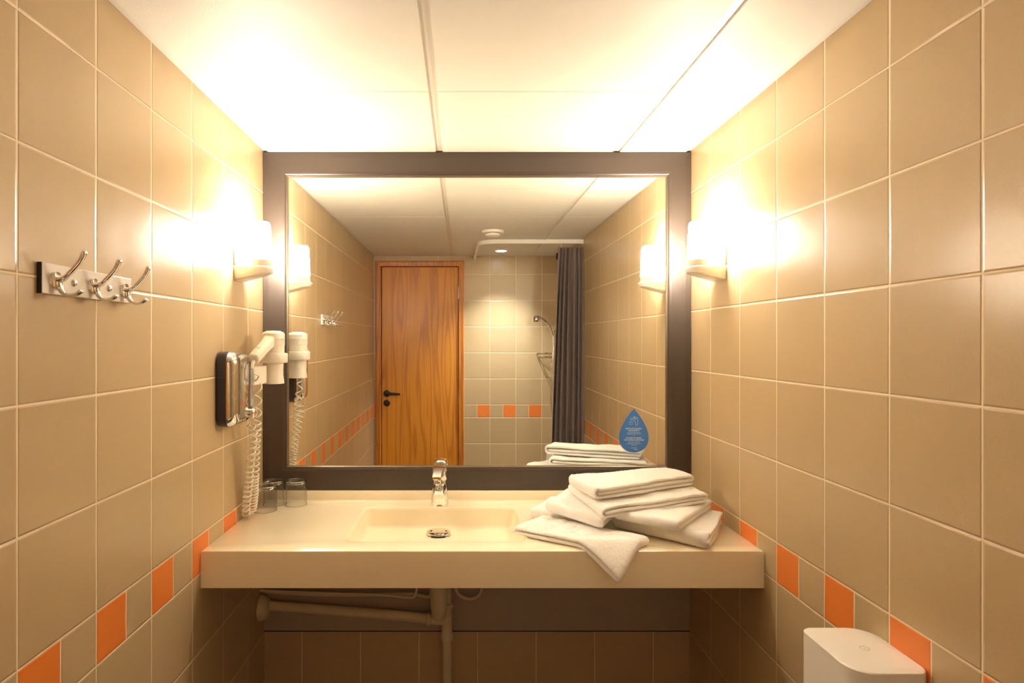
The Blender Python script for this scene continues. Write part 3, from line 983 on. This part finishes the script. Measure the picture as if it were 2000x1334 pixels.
# ------------------------------------------------------------------ pipes below the basin
pp = tag(empty('drain_pipe', (-.042, 2.045, 0)), 'cream plastic drain pipe with bottle trap running down below the basin', 'pipe')
bm = bmesh.new()
VX, VY = -.043, 2.052
lathe(bm, [(.0158, 0.0), (.0158, EYE - .975)], (VX, VY, 0), n=28)
child('down_pipe', bm, 'pipe', pp)
bm = bmesh.new()
lathe(bm, [(.0190, EYE - .995), (.0215, EYE - .993), (.0218, EYE - .975), (.0190, EYE - .970), (.0178, EYE - .968), (.0172, EYE - .942), (.0178, EYE - .937), (.0172, EYE - .93), (.0168, EYE - .885), (.0150, EYE - .880)], (VX, VY, 0), n=28)
tube(bm, [(VX, VY, EYE - .932), (VX - .030, VY - .003, EYE - .928), (VX - .050, VY - .004, EYE - .926)], [.015, .0165, .0172], n=24)
child('tee_piece', bm, 'pipe', pp, angle=.6)
bm = bmesh.new()
lathe(bm, [(.0135, EYE - .89), (.0180, EYE - .888), (.0180, EYE - .873), (.0135, EYE - .871), (.0110, EYE - .866), (.0110, EYE - .64)], (VX + .004, VY, 0), n=24)
child('riser', bm, 'pipe', pp, angle=.6)
bm = bmesh.new()
lathe(bm, [(.006, EYE - .902), (.018, EYE - .900), (.0235, EYE - .892), (.0275, EYE - .855), (.0290, EYE - .835), (.0300, EYE - .83), (.0305, EYE - .70), (.0305, EYE - .64)], (FX - .002, 1.995, 0), n=32)
child('trap_cup', bm, 'pipe', pp, angle=.6)
bm = bmesh.new()
tube(bm, [(VX - .046, VY - .004, EYE - .926), (-.20, VY + .002, EYE - .917), (-.42, VY + .008, EYE - .902), (XL + .030, VY + .010, EYE - .886)], [.0165, .0160, .0160, .0160], n=24, k=4)
child('side_pipe', bm, 'pipe', pp)
bm = bmesh.new()
lathe(bm, [(.030, .0005), (.043, .002), (.042, .008), (.036, .022), (.028, .030), (.017, .033)], (XL, VY, EYE - .890), n=36, axis='x')
child('wall_flange', bm, 'pipe', pp)
bm = bmesh.new()
lathe(bm, [(.0165, -.012), (.0205, -.010), (.0205, .000), (.0165, .002)], (VX - .056, VY - .004, EYE - .9255), n=28, axis='x')
child('union_nut', bm, 'pipe', pp)
def hose(pts, r, label, n='supply_hose'):
    bm = bmesh.new(); tube(bm, pts, r, n=12, k=10)
    return tag(obj(n, bm, 'pipe'), label, 'hose')
hose([(XL + .002, 2.075, EYE - .842), (-.50, 2.070, EYE - .851), (-.30, 2.068, EYE - .852), (-.16, 2.064, EYE - .848), (-.095, 2.05, EYE - .842), (-.110, 2.04, EYE - .70), (-.108, 2.04, EYE - .6356)], .0062, 'lower supply hose sagging along the wall left of the trap')
hose([(XL + .002, 2.045, EYE - .828), (-.50, 2.045, EYE - .836), (-.25, 2.04, EYE - .842), (-.175, 2.03, EYE - .846), (-.145, 2.025, EYE - .83), (-.135, 2.03, EYE - .72), (-.135, 2.03, EYE - .6356)], .0045, 'thin upper supply hose directly under the counter')
hose([(-.03, 2.03, EYE - .6356), (-.022, 2.06, EYE - .74), (-.012, 2.065, EYE - .835), (.025, 2.06, EYE - .862), (.062, 2.055, EYE - .850), (.074, 2.05, EYE - .81), (.070, 2.04, EYE - .72), (.06, 2.04, EYE - .6356)], .0058, 'looped supply hose right of the drain pipe under the counter')

# ------------------------------------------------------------------ dispenser on the right wall
ds = tag(empty('paper_dispenser', (XR, 1.104, EYE - .86)), 'white plastic paper dispenser with rounded top fixed on the lower right wall', 'dispenser')
def dsec(z, o=0):
    pts = []
    # rounded outline, flat on the wall, fuller towards the room
    x0, x1, y0, y1 = .656 + o, XR - .0008, 1.020 + o, 1.187 - o
    r1, r2 = .042, .020
    def arc(cx, cy, r, a0, a1, n=8):
        for i in range(n + 1):
            a = a0 + (a1 - a0) * i / n
            pts.append((cx + r * math.cos(a), cy + r * math.sin(a), z))
    arc(x1 - r2, y0 + r2, r2, -PI / 2, 0); arc(x1 - r1, y1 - r1, r1, 0, PI / 2)
    arc(x0 + r2, y1 - r2, r2, PI / 2, PI); arc(x0 + r1, y0 + r1, r1, PI, 1.5 * PI)
    return pts
bm = bmesh.new()
ztop = EYE - .552
loft(bm, [dsec(ztop - .31, .006), dsec(ztop - .305, 0), dsec(ztop - .002), dsec(ztop - .0005, .0012), dsec(ztop, .003)])
child('housing', bm, 'white', ds, angle=.6)
bm = bmesh.new()
lathe(bm, [(.0085, -.001), (.0085, .0004), (.0065, .0006), (.0062, -.0002), (.001, -.0002)], (.728, 1.105, ztop), n=24)
lathe(bm, [(.0018, 0), (.0018, .0006)], (.728, 1.105, ztop), n=12)
child('lock', bm, 'rack', ds)

# ------------------------------------------------------------------ ceiling vent and downlight
vt = tag(empty('ceiling_vent', (.191, .560, ZC)), 'round white air vent under the ceiling between door and shower rail', 'vent')
bm = bmesh.new()
lathe(bm, [(.066, 0), (.066, -.010), (.062, -.014), (.050, -.015), (.046, -.012)], (.191, .560, ZC), n=40)
child('ring', bm, 'white', vt)
bm = bmesh.new()
lathe(bm, [(.010, -.010), (.044, -.016), (.046, -.020), (.044, -.027), (.034, -.031), (.001, -.032)], (.191, .560, ZC), n=40)
child('valve_disc', bm, 'white', vt)
dl = tag(empty('downlight', (.291, -.244, ZC)), 'small round lit downlight in the ceiling above the shower', 'lamp')
bm = bmesh.new()
lathe(bm, [(.050, 0), (.050, -.002), (.046, -.004), (.040, -.004), (.038, -.001)], (.291, -.244, ZC), n=36, cap0=False, cap1=False)
child('bezel', bm, 'white', dl)
bm = bmesh.new()
lathe(bm, [(.001, -.0012), (.039, -.0012)], (.291, -.244, ZC), n=36, cap0=False, cap1=False)
child('lens', bm, 'down', dl)
ld = bpy.data.lights.new('downlight_bulb', 'SPOT')
ld.energy = DOWN_E; ld.color = DOWN_COL; ld.spot_size = math.radians(100); ld.spot_blend = 1.0; ld.shadow_soft_size = .02
lo_ = bpy.data.objects.new('downlight_bulb', ld); lo_.location = (.291, -.244, ZC - .008); COL.objects.link(lo_)
lo_.parent = dl; lo_.matrix_parent_inverse = Matrix.Translation(dl.location).inverted()

# ------------------------------------------------------------------ shower corner
rail_y = .250
rt = tag(empty('curtain_rail', (.113, rail_y, ZC)), 'white curved curtain rail on the ceiling around the shower corner', 'curtain rail')
bm = bmesh.new()
cpath = [(XR - .0006, rail_y)]
for i in range(11):
    a = PI / 2 * i / 10
    cpath.append((.113 + .13 - .13 * math.sin(a), rail_y - .13 + .13 * math.cos(a)))
cpath.append((.108, YR + .0006))
lo = []
for i, (x, y) in enumerate(cpath):
    x2, y2 = cpath[min(i + 1, len(cpath) - 1)]; x1, y1 = cpath[max(i - 1, 0)]
    dd = Vector((x2 - x1, y2 - y1)).normalized(); nn = Vector((-dd.y, dd.x)) * .009
    lo.append([(x + nn.x, y + nn.y, ZC - .0005), (x - nn.x, y - nn.y, ZC - .0005), (x - nn.x, y - nn.y, ZC - .026), (x + nn.x, y + nn.y, ZC - .026)])
loft(bm, lo)
child('track', bm, 'white', rt, angle=.5)
for k, (hx, hy) in enumerate([(.1085, -.42), (.1085, -.46), (.1085, -.50)]):
    bm = bmesh.new()
    tube(bm, [(hx, hy, ZC - .026), (hx, hy, ZC - .040), (hx, hy + .006, ZC - .048), (hx, hy, ZC - .054)], .0011, n=6, k=3)
    child('glider', bm, 'white', rt)

cu = tag(empty('shower_curtain', (.70, rail_y, .12)), 'grey brown shower curtain bunched beside the right wall', 'curtain')
bm = bmesh.new()
NS_, NZ = 260, 40
ztop_c, zbot_c = EYE + .592, .10
random.seed(2)
verts = []
for j in range(NZ + 1):
    t = j / NZ; z = ztop_c + (zbot_c - ztop_c) * t
    x0 = .628 - .075 * t ** .8; x1 = .783 - .004
    row = []
    for i in range(NS_ + 1):
        s = i / NS_
        ph = 2 * PI * (6.5 * s + .35 * math.sin(5 * s + 1.2 * t))
        am = .038 * (0.55 + .45 * min(1, t * 6)) * (1 + .35 * math.sin(17 * s + 2))
        x = x0 + (x1 - x0) * s + .007 * math.cos(ph * 1.0 + 1.0) * min(1, t * 5 + .3) * (1 - abs(2 * s - 1) ** 6)
        y = rail_y + am * math.sin(ph) + .006 * math.sin(3 * ph + 3 * t) * min(1, t * 3) * (1 - t * .3)
        row.append(bm.verts.new((min(x, XR - .003), y, z)))
    verts.append(row)
for a, b in zip(verts, verts[1:]):
    for i in range(NS_):
        bm.faces.new((a[i], a[i + 1], b[i + 1], b[i]))
cf = child('curtain_cloth', bm, 'curtain', cu, angle=3)
sm = cf.modifiers.new('thick', 'SOLIDIFY'); sm.thickness = .0012
first = None
for k in range(12):
    x = .645 + k * .0115
    if first is None:
        bm = bmesh.new()
        tube(bm, [(x, rail_y - .004, ZC - .026), (x, rail_y - .007, ZC - .036), (x, rail_y, ZC - .052), (x, rail_y + .006, ZC - .037), (x, rail_y + .003, ZC - .026)], .0010, n=6, k=4)
        first = child('curtain_hook', bm, 'white', cu)
    else:
        o = first.copy(); COL.objects.link(o); o.parent = cu; o.location = (k * .0115, 0, 0)

# riser bar, hand shower, hose
SXB, SYB = .722, -.345
sr = tag(empty('shower_bar', (XR, SYB, EYE - .4)), 'chrome shower bar with black end piece on the wall behind the curtain', 'shower bar')
bm = bmesh.new(); lathe(bm, [(.010, EYE - .36), (.010, EYE + .60)], (SXB, SYB, 0), n=20); child('bar', bm, 'chrome', sr)
for z in (EYE + .615, EYE - .375):
    bm = bmesh.new()
    lathe(bm, [(.018, -.022), (.020, -.018), (.020, .018), (.018, .022)], (SXB, SYB, z), n=20)
    tube(bm, [(SXB, SYB, z), (XR - .0008, SYB, z)], .012, n=16)
    child('wall_bracket', bm, 'black', sr)
bm = bmesh.new()
lathe(bm, [(.017, -.022), (.019, -.018), (.019, .018), (.017, .022)], (SXB, SYB, EYE + .055), n=20)
tube(bm, [(SXB, SYB, EYE + .055), (SXB - .035, SYB, EYE + .060)], .012, n=14)
child('slider', bm, 'steel', sr)
hs = tag(empty('hand_shower', (SXB - .04, SYB, EYE + .06)), 'chrome hand shower head sticking out beside the curtain', 'hand shower')
bm = bmesh.new()
tube(bm, [(SXB - .040, SYB, EYE + .035), (SXB - .050, SYB, EYE + .075), (SXB - .075, SYB, EYE + .120), (SXB - .110, SYB, EYE + .150), (SXB - .145, SYB, EYE + .165)], [.010, .011, .0105, .010, .012], n=16, k=6)
child('handle', bm, 'chrome', hs)
bm = bmesh.new()
lathe(bm, [(.012, .028), (.028, .024), (.034, .010), (.035, -.012), (.031, -.020), (.001, -.021)], (SXB - .160, SYB, EYE + .152), n=32)
child('spray_head', bm, 'chrome', hs)
bm = bmesh.new()
tube(bm, [(SXB - .040, SYB, EYE + .035), (SXB - .042, SYB + .01, EYE - .10), (SXB - .06, SYB + .03, EYE - .45), (SXB - .02, SYB + .06, EYE - .65), (SXB + .02, SYB + .03, EYE - .5), (XR - .012, SYB + .02, EYE - .42)], .006, n=12, k=10)
child('shower_hose', bm, 'steel', hs)

bk = tag(empty('corner_basket', (XR, YR, EYE - .10)), 'chrome wire corner basket in the shower left of the curtain', 'shower basket')
bm = bmesh.new()
R = .195
def qarc(z, r, n=14): return [(XR - .003 - r * math.cos(PI / 2 * i / n), YR + .003 + r * math.sin(PI / 2 * i / n), z) for i in range(n + 1)]
zt_ = EYE - .098
for z in (zt_, zt_ - .028):
    tube(bm, qarc(z, R), .0026, n=8)
    tube(bm, [(XR - .003, YR + .003, z), (XR - .003 - R, YR + .003, z)], .0022, n=8)
    tube(bm, [(XR - .003, YR + .003, z), (XR - .003, YR + .003 + R, z)], .0022, n=8)
child('rim', bm, 'chrome', bk)
for i in range(8):
    a = PI / 2 * i / 7
    bm = bmesh.new()
    q0 = (XR - .004 - R * math.cos(a), YR + .004 + R * math.sin(a), zt_)
    tube(bm, [q0, (q0[0], q0[1], zt_ - .028), (XR - .006 - R * .72 * math.cos(a), YR + .006 + R * .72 * math.sin(a), zt_ - .085), (XR - .010 - R * .22 * math.cos(a), YR + .010 + R * .22 * math.sin(a), zt_ - .16)], .0015, n=6, k=3)
    child('wire', bm, 'chrome', bk)
bm = bmesh.new()
tube(bm, [(XR - .004, YR + .05, zt_ - .23), (XR - .06, YR + .05, zt_ - .232), (XR - .075, YR + .05, zt_ - .222)], .004, n=8, k=3)
lathe(bm, [(.014, -.004), (.014, 0)], (XR - .0005, YR + .05, zt_ - .23), n=16, axis='x')
tag(obj('robe_hook', bm, 'chrome'), 'small chrome hook low beside the shower curtain under the wire basket', 'hook')

# ------------------------------------------------------------------ toilet against the right wall, seen only in the mirror
tl = tag(empty('toilet', (.55, .50, 0)), 'white toilet with raised lid seen in mirror behind the towels', 'toilet')
ty = .50
bm = bmesh.new()
def oval(cx, a, b, z, n=36): return [(cx + a * math.cos(2 * PI * i / n), ty + b * math.sin(2 * PI * i / n), z) for i in range(n)]
loft(bm, [oval(.46, .20, .11, 0), oval(.46, .19, .105, .03), oval(.45, .16, .085, .12), oval(.42, .18, .11, .24), oval(.38, .225, .165, .34), oval(.375, .235, .178, .385), oval(.375, .230, .175, .400),
          oval(.375, .190, .135, .400), oval(.38, .17, .12, .36), oval(.42, .09, .07, .22)])
child('bowl', bm, 'ceramic', tl, angle=.8)
bm = bmesh.new()
loft(bm, [[(x, y, z) for x, y in rrect(.635, ty - .175, XR - .001, ty + .175, .035, 8)] for z in (.36, .735)])
cs = child('cistern', bm, 'ceramic', tl, bevel=.004)
bm = bmesh.new()
loft(bm, [[(x, y, z) for x, y in rrect(.628 + o, ty - .182 + o, XR - .001 - o * .2, ty + .182 - o, .038, 8)] for z, o in ((.7355, 0), (.755, 0), (.762, .004), (.765, .012))])
child('cistern_lid', bm, 'ceramic', cs, angle=.6)
bm = bmesh.new(); lathe(bm, [(.022, .765), (.022, .770), (.018, .772), (.001, .772)], (.71, ty, 0), n=28)
child('flush_button', bm, 'chrome', cs)
def lid(x0, x1, zb_, ztp, w, th, nm, hole=False):
    bm = bmesh.new()
    lps = []
    for k in (0, 1):
        for o in ((.006, 0) if k == 0 else (0, .006)):
            pts = []
            n = 24
            hw = w / 2 - o
            for i in range(n + 1):
                a = PI * i / n
                pts.append((-hw * math.cos(a) * (1), ztp - .17 - o + .17 * math.sin(a)))
            pts = [(-hw * .8, zb_ + o)] + pts + [(hw * .8, zb_ + o)]
            off = (0 if k == 0 else th) + (0 if (k == 0) == (o > 0) else 0)
            e = {(0, .006): 0, (0, 0): .004, (1, 0): th - .004, (1, .006): th}[(k, o)]
            lps.append([(x0 + (x1 - x0) * (zz - zb_) / (ztp - zb_) + e, ty + yy, zz) for yy, zz in pts])
    loft(bm, lps)
    return child(nm, bm, 'white', tl, angle=.6)
lid(.560, .572, .415, .826, .36, .020, 'lid')
lid(.534, .536, .410, .812, .36, .016, 'seat')
print('scene built', len(bpy.data.objects))
